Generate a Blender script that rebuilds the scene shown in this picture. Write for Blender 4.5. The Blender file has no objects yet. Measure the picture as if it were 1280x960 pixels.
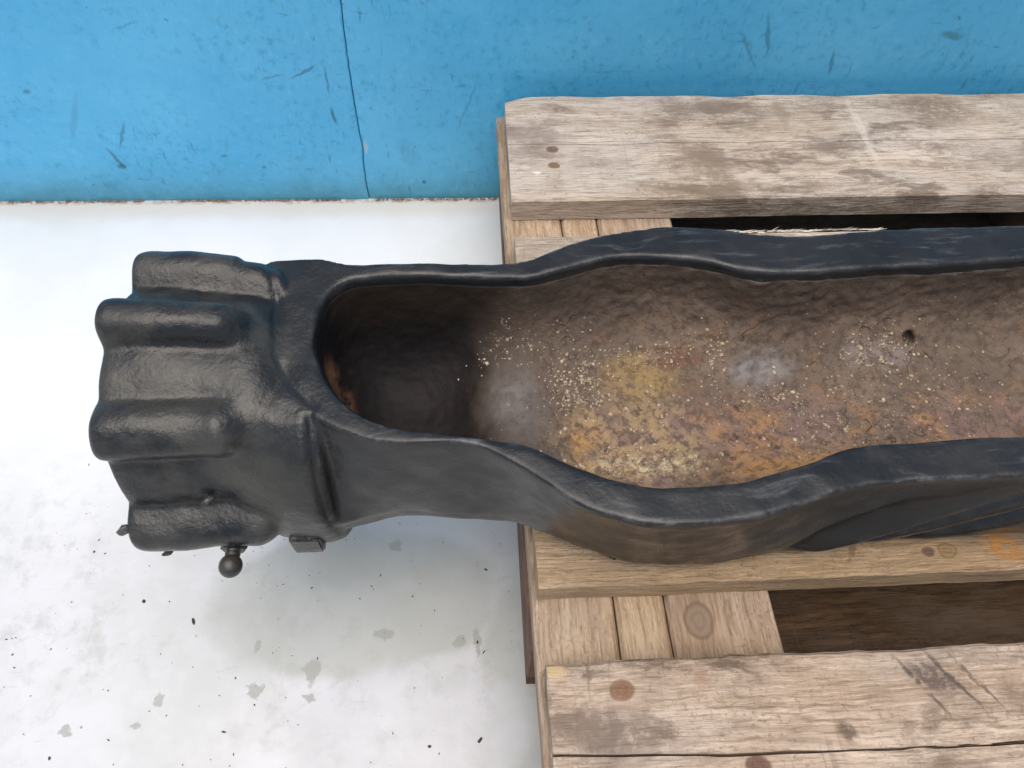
import bpy, bmesh, math, random
import numpy as np
from mathutils import Vector, Matrix, noise

R = math.radians
scene = bpy.context.scene
col = scene.collection

# ------------------------------------------------------------------ camera
cam_d = bpy.data.cameras.new('camera')
cam = bpy.data.objects.new('camera', cam_d)
col.objects.link(cam)
ax = Vector((0.99857191854681, -0.048302851923385424, 0.022824504064939504))
ay = Vector((0.02724982725841145, 0.8279923196547826, 0.5600769282045808))
az = Vector((-0.0459518269944697, -0.5586551289380236, 0.8281261235507007))
m = Matrix((ax, ay, az)).transposed().to_4x4()
m.translation = Vector((-0.03114430066257429, -0.6036522009842231, 0.4056656737864627 + 0.144))
cam.matrix_world = m
cam_d.sensor_width = 36
cam_d.lens = 24.9448
cam_d.clip_start = 0.01
cam_d.clip_end = 200
scene.camera = cam

# ------------------------------------------------------------------ sky, sun, exposure
SUN_EL, SUN_AZ = 79, 195      # azimuth measured from +Y (behind the wall) clockwise
w = bpy.data.worlds.new('World'); scene.world = w; w.use_nodes = True
nt = w.node_tree; nt.nodes.clear()
sky = nt.nodes.new('ShaderNodeTexSky'); sky.sky_type = 'NISHITA'; sky.sun_disc = False
sky.sun_elevation = R(SUN_EL); sky.sun_rotation = R(SUN_AZ)
sky.air_density = 1.0; sky.dust_density = 4.0; sky.ozone_density = 1.0
bg = nt.nodes.new('ShaderNodeBackground'); bg.inputs[1].default_value = 0.115
wo = nt.nodes.new('ShaderNodeOutputWorld')
nt.links.new(sky.outputs[0], bg.inputs[0]); nt.links.new(bg.outputs[0], wo.inputs[0])
sun_d = bpy.data.lights.new('sun', 'SUN'); sun_d.energy = 2.0; sun_d.angle = R(70)
sun_d.color = (1.0, 0.93, 0.84)
sun = bpy.data.objects.new('sun', sun_d); col.objects.link(sun)
e, a = R(SUN_EL), R(SUN_AZ)
sd = Vector((math.sin(a) * math.cos(e), math.cos(a) * math.cos(e), math.sin(e)))
sun.rotation_euler = sd.to_track_quat('Z', 'Y').to_euler()
vs = scene.view_settings
vs.view_transform = 'Standard'; vs.look = 'None'; vs.gamma = 1; vs.exposure = 0.30
scene.cycles.max_bounces = 6
vs.use_curve_mapping = False

ZP = 0.144           # height of the pallet deck above the floor

# ------------------------------------------------------------------ helpers
def tag(o, label=None, cat=None, kind=None, group=None):
    if label: o['label'] = label
    if cat: o['category'] = cat
    if kind: o['kind'] = kind
    if group: o['group'] = group
    return o

def empty(name, loc=(0, 0, 0)):
    o = bpy.data.objects.new(name, None); col.objects.link(o)
    o.location = loc; o.empty_display_size = .05
    return o

def obj(name, bm, mat, parent=None, loc=None, smooth=False, rot=None):
    me = bpy.data.meshes.new(name); bm.normal_update(); bm.to_mesh(me); bm.free()
    if smooth:
        for p in me.polygons: p.use_smooth = True
    me.materials.append(mat)
    o = bpy.data.objects.new(name, me); col.objects.link(o)
    if loc is not None: o.location = loc
    if rot is not None: o.rotation_euler = rot
    if parent: o.parent = parent
    return o

class N:
    """small node-tree builder"""
    def __init__(s, name):
        s.m = bpy.data.materials.new(name); s.m.use_nodes = True
        s.t = s.m.node_tree; s.t.nodes.clear()
        s.out = s.t.nodes.new('ShaderNodeOutputMaterial')
        s.b = s.t.nodes.new('ShaderNodeBsdfPrincipled')
        s.t.links.new(s.b.outputs[0], s.out.inputs[0])
        s.tc = s.t.nodes.new('ShaderNodeTexCoord')
        s.obj = s.tc.outputs['Object']
    def put(s, sock, v):
        if isinstance(v, bpy.types.NodeSocket): s.t.links.new(v, sock)
        elif v is not None:
            if isinstance(v, (tuple, list)) and len(v) == 3 and sock.type == 'RGBA': v = (*v, 1)
            sock.default_value = v
    def set(s, **k):
        for n, v in k.items(): s.put(s.b.inputs[n.replace('_', ' ')], v)
    def math(s, op, a, b=None, c=None, clamp=False):
        n = s.t.nodes.new('ShaderNodeMath'); n.operation = op; n.use_clamp = clamp
        for i, v in enumerate((a, b, c)):
            if v is not None: s.put(n.inputs[i], v)
        return n.outputs[0]
    def mapr(s, v, a, b, c=0.0, d=1.0, smooth=True):
        n = s.t.nodes.new('ShaderNodeMapRange')
        n.interpolation_type = 'SMOOTHSTEP' if smooth else 'LINEAR'
        for i, x in enumerate((v, a, b, c, d)): s.put(n.inputs[i], x)
        return n.outputs[0]
    def scale(s, v, sc, loc=(0, 0, 0), rot=(0, 0, 0)):
        n = s.t.nodes.new('ShaderNodeMapping'); s.put(n.inputs[0], v)
        n.inputs['Scale'].default_value = sc; n.inputs['Location'].default_value = loc; n.inputs['Rotation'].default_value = rot
        return n.outputs[0]
    def noise(s, v, sc, det=4, rough=.55, dist=0.0, col=False):
        n = s.t.nodes.new('ShaderNodeTexNoise'); s.put(n.inputs['Vector'], v)
        n.inputs['Scale'].default_value = sc; n.inputs['Detail'].default_value = det
        n.inputs['Roughness'].default_value = rough; n.inputs['Distortion'].default_value = dist
        return n.outputs['Color' if col else 'Fac']
    def voro(s, v, sc, feat='F1', out='Distance', rnd=1.0):
        n = s.t.nodes.new('ShaderNodeTexVoronoi'); n.feature = feat; s.put(n.inputs['Vector'], v)
        n.inputs['Scale'].default_value = sc; n.inputs['Randomness'].default_value = rnd
        return n.outputs[out]
    def mix(s, f, a, b, mode='MIX'):
        n = s.t.nodes.new('ShaderNodeMix'); n.data_type = 'RGBA'; n.blend_type = mode
        s.put(n.inputs['Factor'], f); s.put(n.inputs[6], a); s.put(n.inputs[7], b)
        return n.outputs[2]
    def ramp(s, f, stops, interp='LINEAR'):
        n = s.t.nodes.new('ShaderNodeValToRGB'); n.color_ramp.interpolation = interp
        cr = n.color_ramp
        while len(cr.elements) < len(stops): cr.elements.new(0.5)
        for el, (p, c) in zip(cr.elements, stops):
            el.position = p; el.color = (*c, 1) if len(c) == 3 else c
        s.put(n.inputs[0], f); return n.outputs[0]
    def sep(s, v):
        n = s.t.nodes.new('ShaderNodeSeparateXYZ'); s.put(n.inputs[0], v); return n.outputs
    def comb(s, x, y, z):
        n = s.t.nodes.new('ShaderNodeCombineXYZ')
        for i, v in enumerate((x, y, z)): s.put(n.inputs[i], v)
        return n.outputs[0]
    def vadd(s, a, b):
        n = s.t.nodes.new('ShaderNodeVectorMath'); n.operation = 'ADD'; s.put(n.inputs[0], a); s.put(n.inputs[1], b); return n.outputs[0]
    def vmul(s, a, k):
        n = s.t.nodes.new('ShaderNodeVectorMath'); n.operation = 'SCALE'; s.put(n.inputs[0], a); s.put(n.inputs['Scale'], k); return n.outputs[0]
    def warp(s, v, sc, amt):
        c = s.noise(v, sc, 3, col=True)
        c = s.vadd(c, (-.5, -.5, -.5))
        return s.vadd(v, s.vmul(c, amt))
    def spot(s, v, c, r, soft=.5):
        """elliptical mark: 1 inside, 0 outside; c=(x,y[,z]) r=(rx,ry[,rz])"""
        ra = list(r) + [1e3] * (3 - len(r)); ca = list(c) + [0] * (3 - len(c))
        sc = tuple(1 / q for q in ra)
        vv = s.scale(v, sc, tuple(-q / r_ for q, r_ in zip(ca, ra)))
        n = s.t.nodes.new('ShaderNodeVectorMath'); n.operation = 'LENGTH'; s.put(n.inputs[0], vv)
        return s.mapr(n.outputs['Value'], 1 - soft, 1 + soft, 1.0, 0.0)
    def bump(s, h, st=.5, d=.001, nrm=None):
        n = s.t.nodes.new('ShaderNodeBump'); n.inputs['Strength'].default_value = st
        n.inputs['Distance'].default_value = d; s.put(n.inputs['Height'], h)
        if nrm is not None: s.put(n.inputs['Normal'], nrm)
        return n.outputs[0]

# ------------------------------------------------------------------ materials
def mat_floor():
    n = N('painted_floor'); P = n.obj
    wp = n.warp(P, 60, .012)
    big = n.noise(P, 5, 5, .6); fine = n.noise(P, 90, 6, .7)
    c = n.mix(n.mapr(big, .35, .7), (.73, .74, .755), (.65, .665, .65))
    yv0 = n.sep(P)[1]
    # worn greenish grey zones of older paint
    wz = n.warp(P, 25, .03)
    z1 = n.spot(wz, (-.130, -.430), (.115, .058), .12)
    z3 = n.spot(wz, (-.005, -.50), (.03, .09), .4)
    zz = n.math('MAXIMUM', z1, z3)
    c = n.mix(n.math('MULTIPLY', zz, .9), c, (.36, .38, .315))
    z2 = n.spot(wz, (-.085, -.365), (.06, .03), .5)  # bluish shade in front of the neck, painted into the floor colour
    c = n.mix(n.math('MULTIPLY', z2, .5), c, (.50, .62, .66))
    z4 = n.spot(wz, (-.085, -.525), (.085, .048), .12)
    c = n.mix(n.math('MULTIPLY', z4, .8), c, (.62, .63, .68))
    fw = n.mapr(yv0, -.25, -.42)  # front floor coloured darker, standing in for stronger light near the wall
    c = n.mix(n.math('MULTIPLY', fw, .75), c, n.mix(n.mapr(n.noise(wz, 9, 6, .65), .4, .6), n.mix(.7, c, (.53, .54, .56)), n.mix(.8, c, (.45, .46, .45))))
    # grime mottling
    g = n.mapr(n.noise(wp, 42, 7, .75), .47, .66)
    gm = n.mapr(n.noise(P, 7, 3), .42, .62)
    yv = n.sep(P)[1]
    front = n.mapr(yv, -.22, -.42)
    g = n.math('MULTIPLY', n.math('MULTIPLY', g, gm), n.math('MULTIPLY', front, .38))
    c = n.mix(g, c, (.33, .34, .30))
    sp = n.mapr(n.voro(P, 85), .10, .05); spm = n.mapr(n.noise(P, 30, 2), .58, .66)
    c = n.mix(n.math('MULTIPLY', n.math('MULTIPLY', sp, spm), n.math('MULTIPLY', front, .8)), c, (.20, .20, .18))
    # fine scratches
    sc = n.noise(n.scale(n.warp(P, 12, .02), (30, 300, 1), rot=(0, 0, .5)), 1, 3)
    c = n.mix(n.math('MULTIPLY', n.mapr(sc, .68, .72), n.math('MULTIPLY', front, .3)), c, (.40, .41, .38))
    # creamy strip along the wall
    yw = n.math('ADD', yv, n.math('MULTIPLY', n.sep(P)[0], .013))
    strip = n.mapr(n.math('ADD', yw, n.math('MULTIPLY', n.noise(P, 40, 3), .012)), -.012, .012)
    c = n.mix(n.math('MULTIPLY', strip, .7), c, (.62, .58, .52))
    br = n.math('MULTIPLY', n.mapr(n.math('ADD', yw, n.math('MULTIPLY', n.noise(P, 90, 5, .7), .010)), .0185, .0255), n.mapr(n.noise(P, 60, 5, .7), .40, .58))
    c = n.mix(n.math('MULTIPLY', br, .85), c, (.30, .20, .13))
    # bare grey chips in the paint
    wc = n.warp(n.warp(P, 110, .013), 350, .005)
    for (x, y, rx, ry) in [(-.1975, -.4917, .0050, .0038), (-.1588, -.4814, .0042, .0075), (-.1582, -.498, .0036, .0026),
                           (-.2641, -.4957, .0035, .0045), (-.1079, -.4568, .005, .0028), (-.0509, -.4651, .0036, .0034),
                           (-.0378, -.466, .0022, .008), (-.1019, -.3878, .0045, .004), (-.2757, -.5123, .0026, .0022),
                           (-.3253, -.5136, .004, .0022), (-.2010, -.462, .002, .004)]:
        m_ = n.spot(wc, (x, y), (rx, ry), .12)
        rim = n.spot(wc, (x, y), (rx * 1.25, ry * 1.25), .15)
        c = n.mix(n.math('MULTIPLY', rim, .5), c, (.25, .25, .22))
        c = n.mix(n.math('MULTIPLY', m_, n.mapr(n.noise(P, 150, 4, .7), .3, .6, .25, .85)), c, (.36, .37, .34))
    n.set(Base_Color=c, Roughness=n.mapr(fine, .3, .7, .42, .62))
    h = n.math('ADD', n.math('MULTIPLY', n.noise(P, 30, 5, .6), .7), n.math('MULTIPLY', fine, .35))
    n.set(Normal=n.bump(h, .35, .0015))
    return n.m

def mat_wall(seed):
    n = N('blue_paint'); P = n.vadd(n.obj, (seed * 3.7, 0, 0)); V = n.obj
    big = n.noise(P, 6, 5, .6)
    c = n.mix(n.mapr(big, .3, .7), (.115, .505, .80), (.075, .435, .74))
    s0 = n.sep(V)
    # darker, greener grime near the floor
    gz = n.math('ADD', s0[2], n.math('MULTIPLY', n.noise(P, 25, 5, .65), -.05))
    low = n.mapr(gz, .012, -.028)
    c = n.mix(n.math('MULTIPLY', low, .7), c, (.06, .24, .29))
    low2 = n.mapr(gz, .05, -.01)
    c = n.mix(n.math('MULTIPLY', low2, .35), c, (.08, .33, .48))
    mt = n.noise(n.warp(P, 80, .008), 110, 5, .7)
    c = n.mix(n.math('MULTIPLY', n.mapr(mt, .50, .68), n.mapr(n.noise(P, 10, 4, .6), .35, .6, .12, .6)), c, (.04, .27, .46))
    c = n.mix(n.math('MULTIPLY', n.mapr(mt, .44, .32), .25), c, (.25, .62, .85))
    # scuffs, oriented strokes
    msk = n.mapr(n.noise(P, 9, 3, .6), .45, .62)
    for rot, sc_, th, colr, amt in [((0, .9, 0), (260, 1, 45), .66, (.02, .13, .22), .75), ((0, -.6, 0), (240, 1, 40), .67, (.02, .15, .27), .7),
                                    ((0, .2, 0), (30, 1, 220), .67, (.15, .45, .66), .5), ((0, 1.3, 0), (40, 1, 240), .68, (.02, .12, .20), .7)]:
        q = n.noise(n.scale(n.warp(P, 30, .012), sc_, rot=rot), 1, 4, .6)
        f = n.math('MULTIPLY', n.math('MULTIPLY', n.mapr(q, th - .06, th + .03), msk), amt * .7)
        c = n.mix(f, c, colr)
    sp = n.mapr(n.noise(n.warp(P, 90, .01), 75, 4, .6), .66, .72)
    c = n.mix(n.math('MULTIPLY', n.math('MULTIPLY', sp, n.mapr(n.noise(P, 14, 3), .45, .65)), .8), c, (.03, .10, .14))
    # single dents and scratches
    wv = n.warp(V, 120, .006)
    def xz(x, z, rx, rz, ang, colr, amt):
        nonlocal c
        v2 = n.scale(n.vadd(wv, (-x, 0, -z)), (1, 0, 1))
        v2 = n.scale(v2, (1, 1, 1), rot=(0, ang, 0))
        vv = n.scale(v2, (1 / rx, 0, 1 / rz))
        ln = n.t.nodes.new('ShaderNodeVectorMath'); ln.operation = 'LENGTH'; n.put(ln.inputs[0], vv)
        c = n.mix(n.math('MULTIPLY', n.mapr(ln.outputs['Value'], 1.4, .5), amt * .75), c, colr)
    for k in MARKS:
        xz(*k)
    n.set(Base_Color=c, Roughness=n.mapr(n.noise(P, 50, 3), .3, .7, .35, .55))
    h = n.math('ADD', n.noise(P, 35, 6, .65), n.math('MULTIPLY', n.noise(n.scale(P, (150, 1, 30), rot=(0, .8, 0)), 1, 3), .3))
    n.set(Normal=n.bump(h, .4, .0015))
    return n.m
MARKS = [(.1525, .0469, .0045, .0035, 0, (.01, .03, .04), .9), (.150, .058, .002, .012, .3, (.02, .09, .15), .8),
         (.168, .085, .0016, .018, -.5, (.02, .12, .22), .7), (.130, .105, .003, .030, -.5, (.05, .27, .46), .5),
         (.3664, .1552, .014, .0014, .45, (.02, .10, .18), .8), (.335, .150, .012, .0012, .25, (.03, .16, .3), .6),
         (.3854, .1076, .002, .009, .1, (.01, .05, .09), .85), (.386, .145, .0014, .014, 0, (.02, .09, .16), .7),
         (.2625, .0597, .004, .002, 0, (.02, .10, .15), .7), (.4689, .0234, .002, .002, 0, (.01, .03, .04), .9),
         (.30, .045, .003, .002, 0, (.02, .08, .12), .7), (.785, .178, .0018, .022, .6, (.03, .19, .33), .6),
         (.80, .19, .002, .02, .3, (.02, .14, .25), .7), (.974, .192, .012, .0035, -.2, (.03, .17, .2), .8),
         (.87, .165, .002, .012, .2, (.02, .12, .2), .7), (.66, .155, .03, .0012, 0, (.04, .24, .4), .35),
         (.455, .060, .010, .018, .3, (.06, .27, .42), .35), (.4116, .0691, .0016, .008, -.1, (.45, .5, .5), .9),
         (.52, .12, .03, .0012, 1.2, (.03, .2, .36), .5), (.22, .20, .012, .0012, .3, (.04, .25, .42), .6),
         (.31, .205, .016, .0016, -.25, (.12, .45, .68), .6), (.10, .135, .003, .002, 0, (.02, .12, .2), .7)]

def mat_wood(name, seed, light=(.50, .415, .32), mid=(.36, .28, .20), dark=(.14, .10, .072), dirt=.5, knots=(), saw=.5, axis=0, grey=.3, cracks=(), yellow=0.0, stains=()):
    """grain runs along local X (axis 0) or Y (axis 1) of the piece"""
    n = N(name); V = n.obj
    P = n.vadd(V, (seed * 1.37, seed * .71, seed * .43))
    L = (1, 0, 0)
    # stretch: low frequency along the grain
    st = (5, 55, 55) if axis == 0 else (55, 5, 55)
    wv = n.warp(P, 9, .022)
    wv = n.warp(wv, 45, .004)
    g1 = n.noise(n.scale(wv, st), 1, 5, .6)
    st2 = (14, 420, 420) if axis == 0 else (420, 14, 420)
    g2 = n.noise(n.scale(wv, st2), 1, 4, .6)
    st3 = (2.2, 16, 16) if axis == 0 else (16, 2.2, 16)
    g3 = n.noise(n.scale(wv, st3), 1, 3, .5)
    rings = n.math('SINE', n.math('MULTIPLY', g3, 75.0))
    rings = n.mapr(rings, -.2, 1.0)
    c = n.mix(n.mapr(g1, .32, .66), light, mid)
    c = n.mix(n.math('MULTIPLY', rings, .62), c, mid)
    c = n.mix(n.math('MULTIPLY', n.mapr(g2, .46, .66), .6), c, (mid[0] * .6, mid[1] * .56, mid[2] * .5))
    # weathered grey / pinkish film
    gf = n.mapr(n.noise(n.scale(P, (7, 20, 20) if axis == 0 else (20, 7, 20)), 1, 5, .6), .40, .62)
    c = n.mix(n.math('MULTIPLY', gf, grey), c, (.50, .45, .40))
    if yellow: c = n.mix(yellow, c, (.40, .27, .12))
    fb = n.noise(n.scale(n.warp(P, 60, .003), (40, 700, 700) if axis == 0 else (700, 40, 700)), 1, 3, .6)
    c = n.mix(n.math('MULTIPLY', n.mapr(fb, .54, .64), .5), c, (mid[0] * .42, mid[1] * .38, mid[2] * .34))
    c = n.mix(n.math('MULTIPLY', n.mapr(fb, .44, .34), .4), c, tuple(min(.8, q * 1.25) for q in light))
    rg_ = n.noise(P, 420, 3, .7)
    c = n.mix(n.math('MULTIPLY', n.mapr(rg_, .54, .66), n.mapr(n.noise(P, 18, 4, .6), .42, .6, .1, .55)), c, (mid[0] * .5, mid[1] * .46, mid[2] * .42))
    # blotchy dirt
    d = n.noise(n.warp(n.scale(P, (13, 30, 30) if axis == 0 else (30, 13, 30)), 3, .6), 1, 8, .72)
    dm = n.mapr(n.noise(P, 8, 3), .38, .60)
    c = n.mix(n.math('MULTIPLY', n.math('MULTIPLY', n.mapr(d, .44, .60), dm), dirt), c, dark)
    d2 = n.mapr(n.noise(n.warp(P, 60, .01), 120, 5, .7), .60, .70)
    c = n.mix(n.math('MULTIPLY', d2, .45 * dirt + .08), c, dark)
    wk = n.warp(V, 120, .006)
    for (x, y, rx, ry, ang, colr, amt) in stains:
        v2 = n.scale(n.vadd(wk, (-x, -y, 0)), (1, 1, 0))
        v2 = n.scale(v2, (1, 1, 1), rot=(0, 0, ang)); vv = n.scale(v2, (1 / rx, 1 / ry, 0))
        ln = n.t.nodes.new('ShaderNodeVectorMath'); ln.operation = 'LENGTH'; n.put(ln.inputs[0], vv)
        br = n.mapr(n.noise(P, 160, 5, .7), .3, .55)
        c = n.mix(n.math('MULTIPLY', n.math('MULTIPLY', n.mapr(ln.outputs['Value'], 1.4, .5), br), amt), c, colr)
    kh = None
    for (x, y, r, colr) in knots:
        v2 = n.scale(n.vadd(n.warp(V, 90, .003), (-x, -y, 0)), (1 / (r * 1.25), 1 / r, 0) if axis == 0 else (1 / r, 1 / (r * 1.25), 0))
        ln = n.t.nodes.new('ShaderNodeVectorMath'); ln.operation = 'LENGTH'; n.put(ln.inputs[0], v2)
        dd = ln.outputs['Value']
        rg = n.mapr(n.math('SINE', n.math('ADD', n.math('MULTIPLY', dd, 11.0), n.math('MULTIPLY', n.noise(P, 200, 3), 6.0))), -.5, 1)
        kc = n.mix(n.math('MULTIPLY', rg, .3), colr, tuple(q * .5 for q in colr))
        halo = n.math('MULTIPLY', n.mapr(dd, 2.6, 1.0), .35)
        c = n.mix(halo, c, mid)
        c = n.mix(n.math('MULTIPLY', n.mapr(dd, 1.15, .8), n.mapr(n.noise(P, 130, 4, .7), .2, .5, .6, .95)), c, kc)
        edge = n.math('MULTIPLY', n.mapr(dd, .8, 1.0), n.mapr(dd, 1.2, 1.02))
        c = n.mix(n.math('MULTIPLY', edge, .35), c, (.07, .035, .02))
        k1 = n.mapr(dd, 1.1, .9)
        kh = k1 if kh is None else n.math('MAXIMUM', kh, k1)
    # saw strokes across the board
    sw = n.noise(n.scale(n.warp(P, 25, .006), (330, 12, 12) if axis == 0 else (12, 330, 12), rot=(0, 0, .35)), 1, 3, .5)
    swm = n.mapr(n.noise(P, 11, 3), .45, .65)
    c = n.mix(n.math('MULTIPLY', n.math('MULTIPLY', n.mapr(sw, .58, .70), swm), .55 * saw), c, dark)
    # end grain / side faces keep the same stock
    h = n.math('ADD', n.math('MULTIPLY', n.math('ADD', g2, fb), .6), n.math('MULTIPLY', n.noise(P, 260, 3), .35))
    h = n.math('ADD', h, n.math('MULTIPLY', sw, .35 * saw))
    h = n.math('ADD', h, n.math('MULTIPLY', d, .5))
    n.set(Base_Color=c, Roughness=.82, Normal=n.bump(h, .9, .0016))
    n.b.inputs['Specular IOR Level'].default_value = .25
    return n.m

def mat_black(name='black_paint'):
    n = N(name); P = n.obj
    geo = n.t.nodes.new('ShaderNodeNewGeometry')
    big = n.noise(P, 14, 5, .6)
    c = n.mix(n.mapr(big, .35, .7), (.009, .011, .012), (.019, .020, .020))
    # warm dusty film on the head
    px = n.sep(P)
    dust = n.mapr(n.noise(n.warp(P, 20, .02), 22, 5, .65), .42, .62)
    hd = n.mapr(px[0], -.10, -.15)
    nz = n.mapr(n.sep(geo.outputs['Normal'])[2], .55, .95)
    c = n.mix(n.math('MULTIPLY', n.math('MULTIPLY', dust, hd), .4), c, (.085, .082, .068))
    # worn lighter scuffs on rim edges
    pt = n.mapr(geo.outputs['Pointiness'], .505, .56)
    sc = n.math('MULTIPLY', pt, n.mapr(n.noise(P, 70, 5, .7), .45, .62))
    c = n.mix(n.math('MULTIPLY', sc, .5), c, (.17, .17, .168))
    top = n.math('MULTIPLY', n.mapr(px[2], .240, .246), n.mapr(px[0], -.13, -.10))
    scr = n.mapr(n.noise(n.scale(n.warp(P, 15, .02), (22, 150, 20)), 1, 5, .7), .52, .70)
    c = n.mix(n.math('MULTIPLY', n.math('MULTIPLY', scr, top), .55), c, (.13, .145, .16))
    rs = n.math('MULTIPLY', n.mapr(n.noise(n.warp(P, 50, .01), 26, 6, .7), .60, .70), .25)
    c = n.mix(rs, c, (.055, .036, .026))
    # bare reddish edge low on the belly
    low = n.math('MULTIPLY', n.mapr(px[2], .172, .150), n.spot(P, (.06, -.45), (.09, .1), .3))
    c = n.mix(n.math('MULTIPLY', low, .4), c, (.05, .026, .018))
    pm = n.noise(P, 420, 3, .6); pl = n.noise(P, 150, 4, .6)
    ro = n.mapr(n.noise(P, 45, 4, .6), .3, .7, .22, .42)
    n.set(Base_Color=c, Roughness=ro)
    n.b.inputs['Specular IOR Level'].default_value = .45
    hs = n.mapr(px[0], -.09, -.14, .28, .75)
    h = n.math('MULTIPLY', n.math('ADD', n.math('MULTIPLY', pm, .6), n.math('MULTIPLY', pl, .8)), hs)
    n.set(Normal=n.bump(h, .55, .0016))
    return n.m

def mat_rust():
    n = N('rusty_cavity'); P = n.obj
    wp = n.warp(n.warp(P, 22, .02), 120, .004)
    big = n.noise(wp, 15, 5, .6); med = n.noise(wp, 60, 5, .65); fine = n.noise(P, 300, 4, .6)
    x, y, z = n.sep(P)
    c = n.mix(n.mapr(big, .35, .65), (.185, .135, .098), (.110, .083, .064))
    c = n.mix(n.math('MULTIPLY', n.mapr(med, .52, .68), .45), c, (.25, .145, .08))
    right = n.mapr(n.math('ADD', x, n.math('MULTIPLY', n.noise(P, 30, 4), .06)), .035, .09)
    fr = n.mapr(n.math('ADD', y, n.math('MULTIPLY', n.noise(P, 40, 4), .03)), -.335, -.375)
    pu = n.math('MULTIPLY', n.math('MULTIPLY', n.mapr(n.noise(wp, 24, 5, .6), .42, .58), fr), right)
    c = n.mix(n.math('MULTIPLY', pu, .7), c, (.21, .135, .115))
    og = n.math('MULTIPLY', n.math('MULTIPLY', n.mapr(n.noise(wp, 36, 6, .7), .50, .64), fr), right)
    c = n.mix(n.math('MULTIPLY', og, .6), c, (.36, .19, .075))
    edge = n.math('MULTIPLY', n.math('MULTIPLY', n.mapr(y, -.395, -.418), n.mapr(x, .10, .13)), n.mapr(n.noise(wp, 45, 5, .7), .36, .55))
    c = n.mix(n.math('MULTIPLY', edge, .7), c, (.40, .22, .075))
    ww = n.warp(P, 55, .022)
    yf = n.spot(ww, (.0728, -.3480), (.023, .015), .6)
    c = n.mix(n.math('MULTIPLY', n.math('MULTIPLY', yf, n.mapr(med, .30, .55)), .85), c, (.31, .21, .085))
    yf2 = n.spot(ww, (.060, -.395), (.045, .032), .35)
    ym = n.math('MULTIPLY', yf2, n.mapr(n.noise(wp, 85, 5, .65), .42, .60))
    c = n.mix(n.math('MULTIPLY', ym, .65), c, (.36, .26, .13))
    yo = n.math('MULTIPLY', n.spot(ww, (.032, -.400), (.012, .016), .4), n.mapr(n.noise(wp, 120, 5, .65), .40, .58))
    c = n.mix(n.math('MULTIPLY', yo, .8), c, (.42, .24, .08))
    yc = n.math('MULTIPLY', n.spot(ww, (.066, -.410), (.030, .008), .4), n.mapr(n.noise(wp, 130, 5, .7), .42, .56))
    c = n.mix(n.math('MULTIPLY', yc, .75), c, (.60, .50, .32))
    rd = n.spot(ww, (.098, -.336), (.014, .007), .3)
    c = n.mix(n.math('MULTIPLY', rd, .7), c, (.15, .07, .045))
    # smooth grey metal patches
    gp = n.math('MAXIMUM', n.spot(ww, (-.010, -.374), (.017, .022), .8), n.spot(ww, (.150, -.348), (.020, .011), .4))
    c = n.mix(n.math('MULTIPLY', gp, n.mapr(med, .3, .6, .85, .6)), c, (.135, .13, .132))
    gp2 = n.spot(ww, (.228, -.340), (.022, .008), .5)
    c = n.mix(n.math('MULTIPLY', gp2, .5), c, (.25, .21, .205))
    # shade of the deep pocket at the closed end, painted near black
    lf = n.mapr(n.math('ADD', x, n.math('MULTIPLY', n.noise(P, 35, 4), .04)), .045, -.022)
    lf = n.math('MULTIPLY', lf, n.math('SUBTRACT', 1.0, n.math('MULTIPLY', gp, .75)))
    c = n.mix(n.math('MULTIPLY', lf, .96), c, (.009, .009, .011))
    oe = n.math('MULTIPLY', n.spot(ww, (-.1135, -.366, .195), (.010, .016, .024), .5), n.mapr(n.noise(wp, 45, 5, .7), .36, .60))
    c = n.mix(n.math('MULTIPLY', oe, .85), c, (.22, .115, .06))
    # shade cast by the far lip, painted into the rust colour
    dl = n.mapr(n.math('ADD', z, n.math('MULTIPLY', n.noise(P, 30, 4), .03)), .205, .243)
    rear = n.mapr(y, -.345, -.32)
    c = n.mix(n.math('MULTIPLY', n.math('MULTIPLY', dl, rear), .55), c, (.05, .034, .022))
    # powdery pale specks, clustered
    xcl = n.spot(ww, (.030, -.352), (.018, .020), .5)
    for q in (((.072, -.334), (.035, .007)), ((.066, -.408), (.036, .014)), ((.122, -.350), (.006, .018)), ((.155, -.368), (.03, .008)), ((.228, -.340), (.03, .012)), ((.19, -.385), (.07, .03)), ((-.012, -.338), (.02, .01))):
        xcl = n.math('MAXIMUM', xcl, n.math('MULTIPLY', n.spot(ww, q[0], q[1], .5), .8))
    ck = n.math('ADD', n.math('MULTIPLY', xcl, .75), n.math('MULTIPLY', n.mapr(n.noise(n.warp(P, 30, .03), 26, 4, .6), .48, .66), .35))
    v2 = n.noise(P, 270, 4, .75)
    th = n.math('SUBTRACT', .66, n.math('MULTIPLY', ck, .13))
    f2 = n.math('MULTIPLY', n.mapr(n.math('SUBTRACT', v2, th), -.02, .04), n.math('MULTIPLY', n.mapr(x, -.035, .0), n.mapr(y, -.312, -.33)))
    c = n.mix(n.math('MULTIPLY', f2, .8), c, (.48, .40, .29))
    mo = n.noise(wp, 170, 5, .75)
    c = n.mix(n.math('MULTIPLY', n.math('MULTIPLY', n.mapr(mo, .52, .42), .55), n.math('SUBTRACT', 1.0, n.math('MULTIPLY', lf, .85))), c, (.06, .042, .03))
    # long cracks in the scale
    cn = n.math('ABSOLUTE', n.math('SUBTRACT', n.noise(n.warp(P, 60, .012), 20, 3, .5), .5))
    crk = n.math('MULTIPLY', n.mapr(cn, .006, .0015), n.math('MULTIPLY', n.mapr(n.noise(P, 35, 3, .6), .52, .60), right))
    c = n.mix(n.math('MULTIPLY', crk, .5), c, (.045, .025, .018))
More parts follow.
